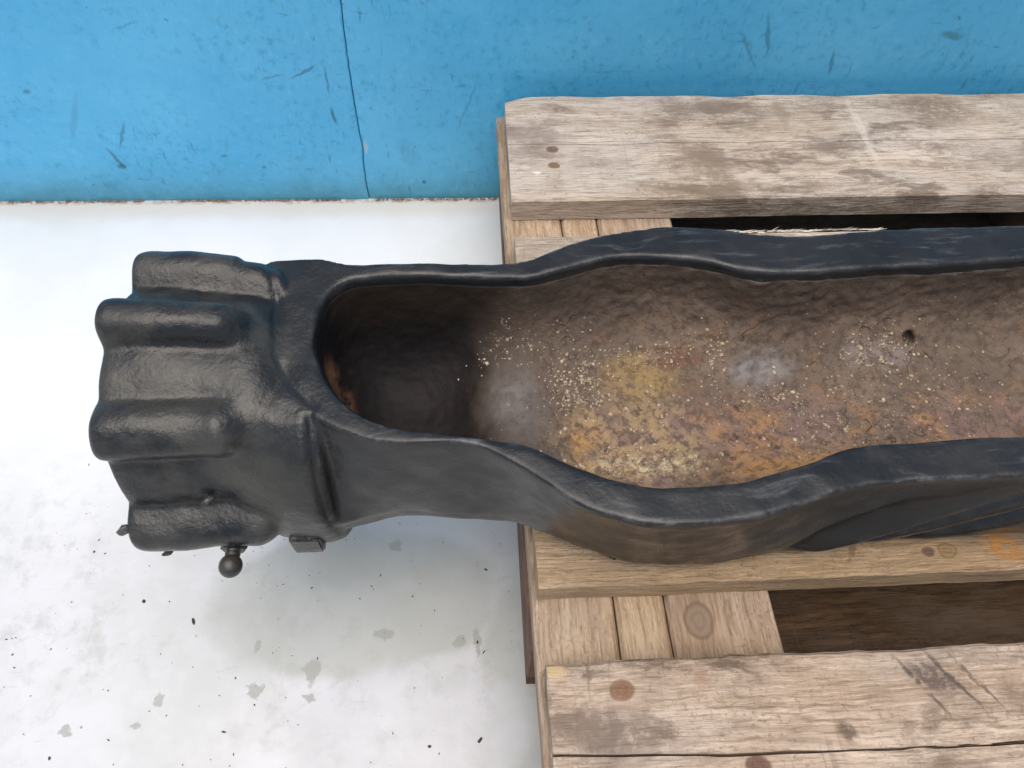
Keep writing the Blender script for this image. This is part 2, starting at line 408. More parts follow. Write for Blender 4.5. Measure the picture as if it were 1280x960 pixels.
    # black paint carried over the near lip
    pb = n.math('MAXIMUM', n.mapr(z, .2355, .2378), n.spot(n.warp(P, 60, .008), (-.012, -.442, .205), (.050, .040, .08), .16))
    c = n.mix(pb, c, (.030, .033, .037))
    rg = n.mix(lf, (.85,) * 3, (.55,) * 3); rg = n.mix(gp, rg, (.42,) * 3); rg = n.mix(pb, rg, (.38,) * 3)
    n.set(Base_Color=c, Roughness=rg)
    n.put(n.b.inputs['Specular IOR Level'], n.mapr(lf, 0, 1, .45, .14))
    h = n.math('ADD', n.math('MULTIPLY', med, .8), n.math('MULTIPLY', fine, .35))
    h = n.math('ADD', h, n.math('MULTIPLY', f2, .5)); h = n.math('ADD', h, n.math('MULTIPLY', mo, .5)); h = n.math('SUBTRACT', h, n.math('MULTIPLY', crk, .5))
    h = n.math('MULTIPLY', h, n.math('SUBTRACT', 1.0, n.math('MULTIPLY', n.math('MAXIMUM', pb, gp), .7)))
    h = n.math('MULTIPLY', h, n.math('SUBTRACT', 1.0, n.math('MULTIPLY', lf, .6)))
    n.set(Normal=n.bump(h, .9, .0022))
    return n.m

def mat_simple(name, c, rough=.8, sc=60, var=.5):
    n = N(name)
    k = n.noise(n.obj, sc, 5, .65)
    n.set(Base_Color=n.mix(n.mapr(k, .3, .7), c, tuple(q * var for q in c)), Roughness=rough, Normal=n.bump(k, .4, .001))
    return n.m

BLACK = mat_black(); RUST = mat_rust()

# ------------------------------------------------------------------ floor
bm = bmesh.new()
bmesh.ops.create_grid(bm, x_segments=8, y_segments=8, size=6)
fl = obj('floor', bm, mat_floor(), loc=(0, 0, 0)); tag(fl, kind='structure')

# ------------------------------------------------------------------ blue wall: two panels with an open seam
WA = Vector((-.5549, .0290, 0)); WB = Vector((-.00198, .02181, 0))
we = (WB - WA).normalized(); wn = Vector((-we.y, we.x, 0))
wall = empty('painted_partition', WA)
wall.rotation_euler = (0, 0, math.atan2(we.y, we.x))
tag(wall, 'bright blue painted wall with scuffs and a seam, rising behind the pallet', 'wall')
seam_pts = [(-.02, .4062), (.0217, .4052), (.05, .4062), (.0691, .4088), (.0839, .4080), (.121, .4082), (.155, .4090), (.194, .4106), (.223, .4125), (.27, .4118), (.4, .413), (.9, .414)]
def seam_x(z): return float(np.interp(z, [p[0] for p in seam_pts], [p[1] for p in seam_pts])) + .0007 * noise.noise(Vector((z * 160, 0, 3)))
def wall_panel(x0, x1, side, y0, seed):
    bm = bmesh.new()
    zs = list(np.linspace(-.01, .30, 110)) + list(np.linspace(.31, .42, 4))
    rows = []
    for z in zs:
        if side == 'L': xs = [x0, seam_x(z) - .0004 - .0012, seam_x(z) - .0004]
        else: xs = [seam_x(z) + .0004, seam_x(z) + .0004 + .0012, x1]
        row = []
        for i, x in enumerate(xs):
            edge = (side == 'L' and i == 2) or (side == 'R' and i == 0)
            row.append(bm.verts.new((x, y0 + (.0007 if edge else 0), z)))
        row.append(bm.verts.new((xs[-1], y0 + .03, z))); row.insert(0, bm.verts.new((xs[0], y0 + .03, z)))
        rows.append(row)
    for a_, b_ in zip(rows, rows[1:]):
        for i in range(len(a_) - 1): bm.faces.new((a_[i], a_[i + 1], b_[i + 1], b_[i]))
        bm.faces.new((a_[-1], a_[0], b_[0], b_[-1]))
    bm.faces.new(rows[-1]); bm.faces.new(list(reversed(rows[0])))
    return obj('wall_panel', bm, mat_wall(seed), wall)
wall_panel(-3.0, 0, 'L', 0, 0)
wall_panel(0, 4.0, 'R', .0008, 1)
bm = bmesh.new()
bmesh.ops.create_cube(bm, size=1, matrix=Matrix.Translation((.412, .045, .205)) @ Matrix.Diagonal((.08, .03, .42, 1)))
obj('seam_backing', bm, mat_simple('seam_shadow', (.03, .12, .2)), wall)

# crumbs of dirt and old paint lying along the foot of the wall
rnd = random.Random(4)
bm = bmesh.new()
def crumb(bm, x, y, z, s, flat=.4):
    m_ = Matrix.Translation((x, y, z)) @ Matrix.Rotation(rnd.uniform(0, 6.28), 4, 'Z') @ Matrix.Diagonal((s * rnd.uniform(.7, 2.2), s * rnd.uniform(.5, 1), s * flat, 1))
    r = bmesh.ops.create_icosphere(bm, subdivisions=1, radius=1, matrix=m_)
    for v in r['verts']: v.co += Vector((rnd.uniform(-1, 1), rnd.uniform(-1, 1), 0)) * s * .25
for i in range(800):
    t = rnd.random() ** .9 * .58 if rnd.random() < .8 else rnd.uniform(.1, .42)
    if noise.noise(Vector((t * 14, 2, 0))) < -.22: continue
    p = WA + we * t
    off = -abs(rnd.gauss(0, .0016)) - .0006
    crumb(bm, p.x, p.y + off, .0009, rnd.uniform(.0003, .0012) * (1.2 if off > -.002 else .6))
tag(obj('wall_foot_dirt', bm, mat_simple('brown_dirt', (.30, .22, .16), .95, 200, .4)),
    'brown crumbs of dirt lying along the foot of the blue wall', 'dirt', kind='stuff')
bm = bmesh.new()
for x, y, s in [(-.2921, -.4245, .0018), (-.2727, -.4253, .0009), (-.2515, -.4413, .0020), (-.3405, -.383, .0014), (-.3301, -.5297, .0012),
                (-.0375, -.5317, .0022), (-.0725, -.5341, .0016), (-.2154, -.5186, .0012), (-.0331, -.4727, .0012), (-.0379, -.4655, .0012), (-.0300, -.41, .0014), (-.064, -.386, .0009)]:
    crumb(bm, x, y, .0004, s * .75)
for i in range(170):
    crumb(bm, rnd.uniform(-.4, -.01), rnd.uniform(-.56, -.30), .0003, rnd.uniform(.0002, .0006))
tag(obj('floor_grit', bm, mat_simple('dark_grit', (.06, .055, .05), .95)), 'dark specks of grit scattered over the white floor', 'grit', kind='stuff')

# ------------------------------------------------------------------ pallet
pallet = empty('wooden_pallet', (0, 0, 0))
tag(pallet, 'weathered wooden pallet of wide pale boards carrying the black casting', 'pallet')

def board_mesh(L, Wd, T, seed, wane=0.0, cracks=(), front_rag=.0006, nx=None, corner=0.0, zs=.0004, bend=0.0):
    """local frame: x 0..L along grain, y 0..-Wd, top at z=0, bottom at -T; top, sides and ends from one grid"""
    nx = nx or max(8, int(L / .006)); 
    ys = set(np.round(np.linspace(0, Wd, 9), 5))
    bm = bmesh.new()
    base = sorted(ys)
    # cross profile list of (y, z) starting at back bottom, over the top, to front bottom
    xs = np.linspace(0, L, nx)
    rows = []
    b = .0016
    for i, x in enumerate(xs):
        ex = 1.0 if 0 < i < nx - 1 else 0.0
        rb = noise.noise(Vector((x * 28, seed, 1))) * front_rag * 1.2 + noise.noise(Vector((x * 120, seed, 2))) * front_rag * .8
        rf = noise.noise(Vector((x * 22, seed, 5))) * front_rag + noise.noise(Vector((x * 110, seed, 6))) * front_rag * .7
        yb = rb - wane * max(0, noise.noise(Vector((x * 17, seed, 9))) + .12) * 2
        if corner: yb -= corner * max(0, 1 - x / .028) ** 1.6
        yf = -Wd + rf
        prof = [(yb, -T), (yb, -b * 1.2), (yb - b, 0)]
        for q in base[1:-1]:
            prof.append((-q, 0))
        for cr_ in cracks:
            yc = float(np.interp(x, [c_[0] for c_ in cr_[0]], [c_[1] for c_ in cr_[0]])) + noise.noise(Vector((x * 60, seed, 12))) * .0006
            wdt, dep = cr_[1], cr_[2]
            wdt = wdt * (.6 + .7 * abs(noise.noise(Vector((x * 35, seed, 13)))))
            prof += [(yc + wdt, 0), (yc + wdt * .2, -dep), (yc - wdt * .2, -dep), (yc - wdt, 0)]
        prof += [(yf + b, 0), (yf, -b * 1.1), (yf, -T)]
        top = sorted(prof[2:-2], key=lambda p: -p[0])
        prof = prof[:2] + top + prof[-2:]
        row = []
        for (y, z) in prof:
            dz = noise.noise(Vector((x * 16, y * 40, seed))) * zs + bend * (x / L) ** 2
            dx = 0 if ex else (noise.noise(Vector((y * 60, z * 80, seed))) * .0008)
            row.append(bm.verts.new((x + dx, y, z + dz)))
        rows.append(row)
    for a_, b_ in zip(rows, rows[1:]):
        for i in range(len(a_) - 1): bm.faces.new((a_[i], b_[i], b_[i + 1], a_[i + 1]))
        bm.faces.new((a_[-1], b_[-1], b_[0], a_[0]))
    bm.faces.new(rows[0]); bm.faces.new(list(reversed(rows[-1])))
    bmesh.ops.recalc_face_normals(bm, faces=bm.faces)
    return bm

T = .022
ORG = (.23, .125, .075); DKN = (.16, .105, .075)
# deck boards (grain along X)
obj('deck_board', board_mesh(1.2, .145, T, 1.3, wane=.0022, corner=.007,
    cracks=[([(0, -.0715), (.06, -.0730), (.10, -.0745), (.13, -.072)], .0006, .0022)]),
    mat_wood('wood_rear_board', 1, light=(.62, .53, .44), mid=(.46, .37, .285), dirt=.75, grey=.5, saw=.35,
             knots=[(.0392, -.0794, .0042, DKN), (.0392, -.101, .004, (.2, .12, .07))],
             stains=[(.175, -.105, .012, .05, -.55, (.24, .18, .13), .8), (.41, -.025, .04, .022, .2, (.2, .15, .11), .75), (.0236, -.1114, .0035, .0018, 0, (.75, .68, .58), 1),
                     (.05, -.02, .018, .006, .2, (.17, .12, .09), .7), (.26, -.03, .006, .02, 0, (.27, .21, .15), .7), (.02, -.06, .02, .02, 0, (.33, .26, .22), .6),
                     (.15, -.135, .03, .006, .3, (.2, .15, .1), .7), (.33, -.06, .004, .05, 0, (.66, .58, .5), .6)]),
    pallet, (0, 0, ZP))
obj('deck_board', board_mesh(1.2, .100, T, 2.3, front_rag=.001), mat_wood('wood_second_board', 2, light=(.62, .54, .45), grey=.5, dirt=.3), pallet, (0, -.1865, ZP))
obj('deck_board', board_mesh(1.2, .145, T, 3.3), mat_wood('wood_middle_board', 3, light=(.50, .375, .245), mid=(.36, .25, .145), dirt=.35, grey=.12, saw=.4, yellow=.12,
    knots=[(.2487, -.460 + .328, .0045, (.3, .2, .1)), (.2365, -.4605 + .328, .0028, DKN)],
    stains=[(.285, -.131, .012, .008, .5, (.42, .19, .05), .9), (.19, -.130, .0016, .01, .6, (.2, .12, .06), .8), (.13, -.125, .0014, .008, 0, (.2, .12, .06), .8)]),
    pallet, (0, -.328, ZP))
obj('deck_board', board_mesh(1.2, .100, T, 4.3, cracks=[([(0, -.0451), (.085, -.0485), (.17, -.0499), (.25, -.0503), (.35, -.0512), (.6, -.054), (1.2, -.055)], .0009, .008)], front_rag=.0012),
    mat_wood('wood_fourth_board', 4, light=(.60, .485, .38), mid=(.42, .32, .235), dirt=.95, grey=.35, saw=.9,
             knots=[(.0397, -.0151, .0052, ORG), (.1046, -.0545, .005, (.15, .085, .06))],
             stains=[(.211, -.016, .014, .008, .5, (.13, .10, .085), .95), (.1558, -.041, .006, .004, .8, (.14, .1, .07), .9), (.084, -.0113, .005, .005, 0, (.33, .22, .15), .9),
                     (.203, -.02, .0014, .018, -.6, (.1, .08, .065), .9), (.222, -.018, .0014, .02, -.6, (.1, .08, .065), .9), (.235, -.02, .0012, .018, -.6, (.12, .09, .07), .8),
                     (.03, -.035, .03, .012, .15, (.2, .155, .125), .8), (.006, -.004, .006, .004, 0, (.5, .38, .2), .9), (.26, -.035, .008, .02, -.5, (.22, .16, .12), .7)]),
    pallet, (0.001, -.5145, ZP))
obj('deck_board', board_mesh(1.2, .145, T, 5.3), mat_wood('wood_front_board', 5, dirt=.6), pallet, (0, -.656, ZP))
# cross planks beneath the deck, three side by side at the left end (grain along Y -> board rotated)
def cross(x0, x1, seed, mat, name='cross_plank', twist=0.0, gap=.0006):
    bm = board_mesh(.80, (x1 - x0) - gap, T, seed, front_rag=.0003, zs=.0003)
    # rotate so that length runs to -Y and width runs to +X
    bmesh.ops.transform(bm, matrix=Matrix(((0, -1, 0, 0), (-1, 0, 0, 0), (0, 0, 1, 0), (0, 0, 0, 1))), verts=bm.verts)
    bmesh.ops.recalc_face_normals(bm, faces=bm.faces)
    return obj(name, bm, mat, pallet, (x0, 0, ZP - T - .0008), rot=(0, 0, twist))
wc = dict(axis=1, dirt=.25, saw=.0, grey=.22)
tw = R(.55)
cross(-.0075, .0420, 11, mat_wood('wood_cross_one', 11, light=(.56, .435, .30), mid=(.38, .265, .17), **wc), twist=tw)
cross(.0425, .0730, 12, mat_wood('wood_cross_two', 12, light=(.58, .45, .31), mid=(.44, .32, .2), **wc), twist=tw)
cross(.0735, .1390, 13, mat_wood('wood_cross_three', 13, light=(.52, .40, .29), mid=(.34, .24, .16), knots=[(.0958 - .0735 - .0045, -.489, .0082, (.27, .20, .145))], **wc), twist=tw)
plain = mat_wood('wood_cross_far', 14, axis=1, dirt=.4)
cross(.5275, .6725, 14, plain); cross(1.055, 1.2, 15, plain)
# blocks
blk = mat_simple('dark_block', (.19, .105, .065), .9, 40, .45)
blk2 = mat_simple('light_block', (.34, .26, .18), .9, 60, .6)
H1 = .078
for ix, x in enumerate((-.0045, .5275, 1.055)):
    for iy, (y0, y1) in enumerate(((-.004, -.104), (-.3515, -.4965), (-.70, -.80))):
        bm = bmesh.new()
        z0, z1 = .0222, ZP - 2 * T - .0016
        bmesh.ops.create_cube(bm, size=1, matrix=Matrix.Translation((x + .0725, (y0 + y1) / 2, (z0 + z1) / 2)) @ Matrix.Diagonal((.145, y0 - y1, z1 - z0, 1)))
        bmesh.ops.bevel(bm, geom=list(bm.edges), offset=.0015, segments=1, affect='EDGES')
        obj('spacer_block', bm, blk, pallet)
for i, (y0, wd) in enumerate(((0, .10), (-.3515, .145), (-.70, .10))):
    obj('bottom_board', board_mesh(1.2, wd, T, 20 + i, nx=60), mat_wood('wood_bottom_%d' % i, 20 + i, light=(.17, .105, .055), mid=(.075, .043, .022), dirt=1.0, grey=.05), pallet, (-.003, y0, .0222))
# pale splinters on the torn rear edge of the second board
bm = bmesh.new()
for i in range(260):
    x = rnd.uniform(.09, .30); k = max(.1, 1 - abs(x - .15) / .13)
    ln = rnd.uniform(.003, .012); a_ = rnd.gauss(0, .25)
    y = -.1865 + rnd.uniform(-.004, .0012) * k; z = ZP + .0006
    p = Vector((x, y, z)); d = Vector((math.cos(a_), math.sin(a_) * .6, rnd.uniform(-.02, .12))) * ln
    s = Vector((-d.y, d.x, 0)).normalized() * rnd.uniform(.0002, .0006); u = Vector((0, 0, rnd.uniform(.0002, .0008)))
    v = [bm.verts.new(q) for q in (p - s, p + s, p + u, p + d)]
    bm.faces.new((v[0], v[1], v[3])); bm.faces.new((v[1], v[2], v[3])); bm.faces.new((v[2], v[0], v[3])); bm.faces.new((v[0], v[2], v[1]))
tag(obj('splinters', bm, mat_simple('pale_splinter', (.74, .67, .58), .9), pallet), 'pale torn splinters on a board edge', kind='stuff')

# ------------------------------------------------------------------ the casting
XE = .80
rO = [(-.158, -.3070), (-.1482, -.3045), (-.1203, -.3040), (-.1129, -.3080), (-.106, -.3105), (-.0756, -.3101), (-.0476, -.3102), (-.0194, -.3116), (-.0053, -.3113), (.0044, -.3077), (.0194, -.2995),
      (.0396, -.2913), (.0599, -.2863), (.0802, -.2833), (.1002, -.283), (.1196, -.2863), (.1433, -.2918), (.168, -.2931), (.1988, -.2911), (.2458, -.288), (.3131, -.2875), (XE, -.2875)]
fO = [(-.158, -.398), (-.140, -.400), (-.1184, -.411), (-.1032, -.4205), (-.0867, -.4283), (-.0669, -.4303), (-.0473, -.4301), (-.0395, -.4304), (-.0274, -.4349), (-.0052, -.4501), (.016, -.4683), (.044, -.4773), (.0753, -.4781),
      (.0978, -.4754), (.1202, -.4702), (.1468, -.4621), (.18, -.4599), (.2328, -.4593), (XE, -.4585)]
fB = [(-.158, -.430), (-.140, -.434), (-.1175, -.4440), (-.1003, -.4407), (-.069, -.4365), (-.0146, -.4396), (.0118, -.4513), (.029, -.459), (.0502, -.4677), (.0764, -.471), (.0989, -.4701), (.1265, -.4660), (.1906, -.4620), (.2751, -.4600), (XE, -.46)]
def itp(tab, x): return np.interp(x, [p[0] for p in tab], [p[1] for p in tab])
def smooth_tab(tab, s=.006):
    xs = np.arange(tab[0][0] - .05, tab[-1][0] + .05, .001); ys = itp(tab, xs)
    k = np.exp(-.5 * (np.arange(-30, 31) * .001 / s) ** 2); k /= k.sum()
    yp = np.pad(ys, 30, mode='edge'); ys = np.convolve(yp, k, 'valid')
    return list(zip(xs, ys))
rO, fO, fB = smooth_tab(rO, .005), smooth_tab(fO, .005), smooth_tab(fB, .006)
ZR = .1
def loft(bm, rings, cap=True):
    vs_ = [[bm.verts.new(p) for p in r] for r in rings]
    n_ = len(vs_[0])
    for a_, b_ in zip(vs_, vs_[1:]):
        for i in range(n_):
            j = (i + 1) % n_; bm.faces.new((a_[i], a_[j], b_[j], b_[i]))
    if cap: bm.faces.new(vs_[0]); bm.faces.new(list(reversed(vs_[-1])))
    bmesh.ops.recalc_face_normals(bm, faces=bm.faces)
def body_ring(x):
    yr, yf, yb = float(itp(rO, x)), float(itp(fO, x)), float(itp(fB, x))
    yrb = yr - .004
    zb = .0005
    pts = []
    # front side, from rim edge down
    pts.append((yf, ZR)); pts.append((yf - .0006, ZR - .004))
    for z in (.088, .075, .06, .045, .03):
        t = (ZR - z) / .07
        pts.append((yf + (yb - yf) * t, z))
    for k in range(1, 6):
        th = k / 5 * math.pi / 2
        pts.append((yb + .022 * (1 - math.cos(th)), .028 - .0275 * math.sin(th)))
    for t in (.33, .66): pts.append((yb + .022 + (yrb - .025 - yb - .022) * t, zb))
    for k in range(0, 6):
        th = k / 5 * math.pi / 2
        pts.append((yrb - .025 + .025 * math.sin(th), .028 - .0275 * math.cos(th)))
    for z in (.045, .07, .09): pts.append((yrb + (yr - yrb) * (z - .03) / .07, z))
    pts.append((yr, ZR))
    return [(x, y, z) for y, z in pts]
bm = bmesh.new()
xs = np.concatenate([np.arange(-.152, .34, .005), np.linspace(.36, XE, 12)])
loft(bm, [body_ring(x) for x in xs])
meA = bpy.data.meshes.new('a'); bm.to_mesh(meA); bm.free()

# collar between trough and end block
def collar_ring(x, k=1.0):
    pts = []; yc, zc = -.3665, .034
    for i in range(48):
        th = i / 48 * 2 * math.pi
        s_, c_ = math.sin(th), math.cos(th)
        p_ = 2.9 if s_ < 0 else 2.1
        r = (abs(s_ / (.0625 if s_ < 0 else .081)) ** p_ + abs(c_ / .079) ** p_) ** (-1 / p_)
        y = yc - r * s_ * k; z = zc + r * c_ * k
        pts.append((x, y, min(z, ZR - .0004)))
    return pts
bm = bmesh.new()
loft(bm, [collar_ring(-.172, .80), collar_ring(-.164, .865), collar_ring(-.155, .915), collar_ring(-.146, .955), collar_ring(-.136, .985), collar_ring(-.126, 1.0), collar_ring(-.1175, .996), collar_ring(-.1140, .975), collar_ring(-.1120, .93), collar_ring(-.1110, .86)])
meB = bpy.data.meshes.new('b'); bm.to_mesh(meB); bm.free()

# end block: round, with eight long rounded bosses
LOB = [(-44, .0180, 13.5), (-2, .0140, 11.5), (46, .0120, 13), (101, .0195, 12), (146, .013, 14), (-90, .0145, 14), (-137, .0145, 14)]
def head_r(th, x):
    base = .0690 - .007 * min(1, max(0, (x + .20) / .05)) * (.5 + .5 * math.cos(th))
    if x > -.156: base -= .020 * min(1, (x + .156) / .03) ** 2.0
    if x > -.175:
        k_ = min(1, (x + .175) / .04); k_ = k_ * k_ * (3 - 2 * k_)
        base += .0095 * k_ * max(0, math.sin(th)) ** 1.2 * (1 if math.cos(th) > 0 else max(0, 1 + 2.2 * math.cos(th))) + .004 * k_ * max(0, math.sin(2 * th))
    r = base
    for a0, hgt, wd in LOB:
        d = (math.degrees(th) - a0 + 180) % 360 - 180
        x_end = -.1545 if a0 != -44 else -.1605
        e_ = (x_end - .0045 * min(1, (d / wd) ** 2) - x) / .008
        if a0 == 101: e_ = 1 + (x_end - .004 - x) / .018
        e_ = max(0, min(1, .5 + .5 * e_)); e_ = e_ * e_ * (3 - 2 * e_)
        if a0 == -44: e_ = max(e_, .86 if x < -.142 else .86 * max(0, 1 - (x + .142) / .02))
        t = abs(d) / wd
        f = 0.0
        if t < 1: f = (1 - t ** (2.2 if d < 0 else 3.4))
        r += hgt * f * e_
    return r
bm = bmesh.new(); rings = []
hx = [-.2225, -.2222, -.2205, -.217] + list(np.arange(-.213, -.170, .004)) + list(np.arange(-.168, -.146, .0015)) + [-.143, -.138, -.132, -.126]
for i, x in enumerate(hx):
    ring = []
    ins = {0: .022, 1: .0045, 2: .0012, 3: .0003}.get(i, 0)
    for k in range(240):
        th = k / 240 * 2 * math.pi
        r = head_r(th, x) - ins
        ring.append((x, -.3665 - r * math.sin(th), .047 + r * math.cos(th)))
    rings.append(ring)
loft(bm, rings)
meC = bpy.data.meshes.new('c'); bm.to_mesh(meC); bm.free()

# cavity cutter
rI = [(-.1016, -.3219), (-.0756, -.3202), (-.0443, -.3216), (-.0152, -.3237), (-.0009, -.3241), (.0138, -.3201), (.0372, -.3124), (.0569, -.3084), (.0855, -.3098), (.1041, -.3135), (.1318, -.3226), (.1617, -.3241),
      (.1922, -.3224), (.2386, -.321), (.2995, -.3167), (.35, -.3165)]
fI = [(-.1016, -.403), (-.0874, -.4144), (-.0712, -.4206), (-.0473, -.4251), (-.0315, -.4275), (-.0119, -.4318), (.0071, -.4414), (.0204, -.4484), (.0367, -.4546), (.0629, -.4577), (.0924, -.4562), (.1157, -.4511), (.1315, -.4473),
      (.1541, -.4396), (.1935, -.4373), (.2436, -.4363), (.35, -.4363)]
left = [(-.1016, -.3222), (-.1080, -.3255), (-.1145, -.3325), (-.1185, -.3447), (-.1195, -.3560), (-.1191, -.3640), (-.1157, -.3788), (-.1094, -.3918), (-.1002, -.4045)]
contour = [(XE - .05, -.3165), (.6, -.3165)] + [(x, y) for x, y in reversed(rI[1:])] + left + [(x, y) for x, y in fI[1:]] + [(.6, -.4363), (XE - .05, -.4363)]
def catmull(pts, step=.004):
    out = []
    P_ = [np.array(p) for p in pts]
    P_ = [2 * P_[0] - P_[1]] + P_ + [2 * P_[-1] - P_[-2]]
    for i in range(1, len(P_) - 2):
        p0, p1, p2, p3 = P_[i - 1:i + 3]
        d = np.linalg.norm(p2 - p1); n_ = max(1, int(min(d, .1) / step))
        a1 = max(np.linalg.norm(p1 - p0), 1e-6); a3 = max(np.linalg.norm(p3 - p2), 1e-6)
        m1 = (p2 - p0) / (a1 + d) * d; m2 = (p3 - p1) / (a3 + d) * d
        for k in range(n_):
            t = k / n_
            out.append((2 * t**3 - 3 * t**2 + 1) * p1 + (t**3 - 2 * t**2 + t) * m1 + (-2 * t**3 + 3 * t**2) * p2 + (t**3 - t**2) * m2)
    out.append(P_[-2]); return np.array(out)
CT = catmull(contour)
_i0 = next(i for i, p in enumerate(CT) if p[0] < -.078)
_i1 = len(CT) - next(i for i, p in enumerate(CT[::-1]) if p[0] < -.078)
_xr = np.concatenate([np.arange(-.078, .36, .004), np.linspace(.37, XE - .05, 12)])
_re, _fr = CT[:_i0][::-1], CT[_i1:]
_R = np.stack([_xr, np.interp(_xr, _re[:, 0], _re[:, 1])], 1)[::-1]
_F = np.stack([_xr, np.interp(_xr, _fr[:, 0], _fr[:, 1])], 1)
CT = np.concatenate([_R, CT[_i0:_i1], _F])
def ctr(x):
    return np.interp(x, [-.12, -.075, .0, .05, .11, .16, .3], [-.364, -.372, -.378, -.383, -.383, -.380, -.377])
cxs = np.clip(CT[:, 0], -.078, XE - .09)
cen = np.stack([cxs, ctr(cxs)], 1)
def floor_z(x, y):
    z = np.interp(x, [-.12, -.085, -.065, -.052, -.042, -.033, -.024, -.014, -.002, .008, .018, .030, .05, .09, .12, .17, .3], [.020, .014, .0145, .018, .024, .032, .038, .0405, .0395, .0365, .0325, .029, .0265, .026, .029, .031, .032])
    return z
def cav_pt(u, i, out=None):
    """u: 1 at the rim, 0 at the centre line"""
    p = cen[i] + (CT[i] - cen[i]) * u
    return p
bm = bmesh.new(); rings = []
def ring_at(off, z):
    # move contour outward by a factor about its centre line
    d = CT - cen; ln = np.linalg.norm(d, axis=1, keepdims=True)
    p = CT + d / np.maximum(ln, 1e-6) * off
    return [(p[i, 0], p[i, 1], z) for i in range(len(p))]
rings.append(ring_at(.004, .125)); rings.append(ring_at(.004, .104)); rings.append(ring_at(.0035, .101)); rings.append(ring_at(.001, .0985)); rings.append(ring_at(0, .095))
for ang in np.linspace(6, 86, 15):
    t = math.radians(ang); pw = .72
    u = math.cos(t) ** pw; dz = math.sin(t) ** pw
    ring = []
    for i in range(len(CT)):
        p = cav_pt(u, i); zf = float(floor_z(p[0], p[1]))
        # rear wall bellies out slightly under the lip
        rear = 1 if CT[i, 1] > cen[i, 1] else 0
        k = 1 + .06 * rear * math.sin(t * 2) ** 2
        q = cen[i] + (p - cen[i]) * k
        ring.append((q[0], q[1], .095 - (.095 - zf) * dz))
    rings.append(ring)
nr = len(rings[0])
vs_ = [[bm.verts.new(p) for p in r] for r in rings]
for a_, b_ in zip(vs_, vs_[1:]):
    for i in range(nr):
        j = (i + 1) % nr; bm.faces.new((a_[i], a_[j], b_[j], b_[i]))
top = bm.faces.new(vs_[0])
nR = len(_R); mid = bm.verts.new
cv = [mid((x, float(ctr(x)), float(floor_z(x, 0)))) for x in _R[:, 0]]
def cvi(i): return cv[i] if i < nR else (cv[nR - 1] if i < nr - nR else cv[nr - 1 - i])
for i in range(nr):
    j = (i + 1) % nr
    q = []
    for v in (vs_[-1][i], vs_[-1][j], cvi(j), cvi(i)):
        if v not in q: q.append(v)
    if len(q) > 2: bm.faces.new(q)
bmesh.ops.triangulate(bm, faces=[top])
bmesh.ops.recalc_face_normals(bm, faces=bm.faces)
meD = bpy.data.meshes.new('d'); bm.to_mesh(meD); bm.free()
bm = bmesh.new()
bmesh.ops.create_cone(bm, cap_ends=True, segments=20, radius1=.0048, radius2=.0048, depth=.020, matrix=Matrix.Translation((.2505, -.3321, .0445)) @ Matrix.Rotation(math.radians(48), 4, 'X'))
meH = bpy.data.meshes.new('h'); bm.to_mesh(meH); bm.free()

def tmp(me):
    o = bpy.data.objects.new('tmp_' + me.name, me); col.objects.link(o); return o
oA, oB, oC, oD, oH = map(tmp, (meA, meB, meC, meD, meH))
dg = bpy.context.evaluated_depsgraph_get
def boolean(o, cut):
    md = o.modifiers.new('b', 'BOOLEAN'); md.operation = 'DIFFERENCE'; md.object = cut; md.solver = 'EXACT'
    d_ = dg(); d_.update(); me = bpy.data.meshes.new_from_object(o.evaluated_get(d_)); o.modifiers.clear(); o.data = me
boolean(oA, oD); boolean(oB, oD); boolean(oA, oH)
bm = bmesh.new()
for o in (oA, oB, oC): bm.from_mesh(o.data)
meJ = bpy.data.meshes.new('joined'); bm.to_mesh(meJ); bm.free()
oJ = tmp(meJ)
md = oJ.modifiers.new('r', 'REMESH'); md.mode = 'VOXEL'; md.voxel_size = .0014; md.use_smooth_shade = True
md = oJ.modifiers.new('s', 'SMOOTH'); md.factor = .5; md.iterations = 4
d_ = dg(); d_.update(); me = bpy.data.meshes.new_from_object(oJ.evaluated_get(d_))
for o in (oA, oB, oC, oD, oH, oJ): bpy.data.objects.remove(o, do_unlink=True)

nv = len(me.vertices)
co = np.empty(nv * 3, 'f'); me.vertices.foreach_get('co', co); co = co.reshape(-1, 3).astype('d')
def vnormals(me):
    a_ = np.empty(nv * 3, 'f'); me.vertex_normals.foreach_get('vector', a_); return a_.reshape(-1, 3).astype('d')
vn = vnormals(me)
# point in contour
def inside(px, py, poly):
    r = np.zeros(len(px), bool); n_ = len(poly); j = n_ - 1
    for i in range(n_):
        xi, yi = poly[i]; xj, yj = poly[j]
        c_ = ((yi > py) != (yj > py)) & (px < (xj - xi) * (py - yi) / (yj - yi + 1e-12) + xi)
        r ^= c_; j = i
    return r
dctr = CT - cen; lnn = np.maximum(np.linalg.norm(dctr, axis=1, keepdims=True), 1e-6)
grow = CT + dctr / lnn * .005
ins = inside(co[:, 0], co[:, 1], grow) & (co[:, 2] > .012) & (co[:, 2] < ZR - .0060)
# hand-cast unevenness
X, Y, Z = co.T
d = np.zeros(nv)
def lump(fx, fy, fz, ph, s=1):
    return np.sin(X * fx + ph) * np.sin(Y * fy + ph * 1.7 + Z * fz)
d += .00035 * lump(61, 83, 70, .4) + .00030 * lump(113, 141, 90, 2.1) + .00015 * lump(260, 210, 240, 1.1)
nz = np.array([noise.noise(Vector(v) * 55) for v in co]); nz2 = np.array([noise.noise(Vector(v) * 170) for v in co])
scale_in = np.where(ins, np.clip((X - .0) / .05, .25, 1) * 1.0, .0)
d += nz * (.0004 + .0011 * scale_in) + nz2 * (.00012 + .0011 * scale_in)
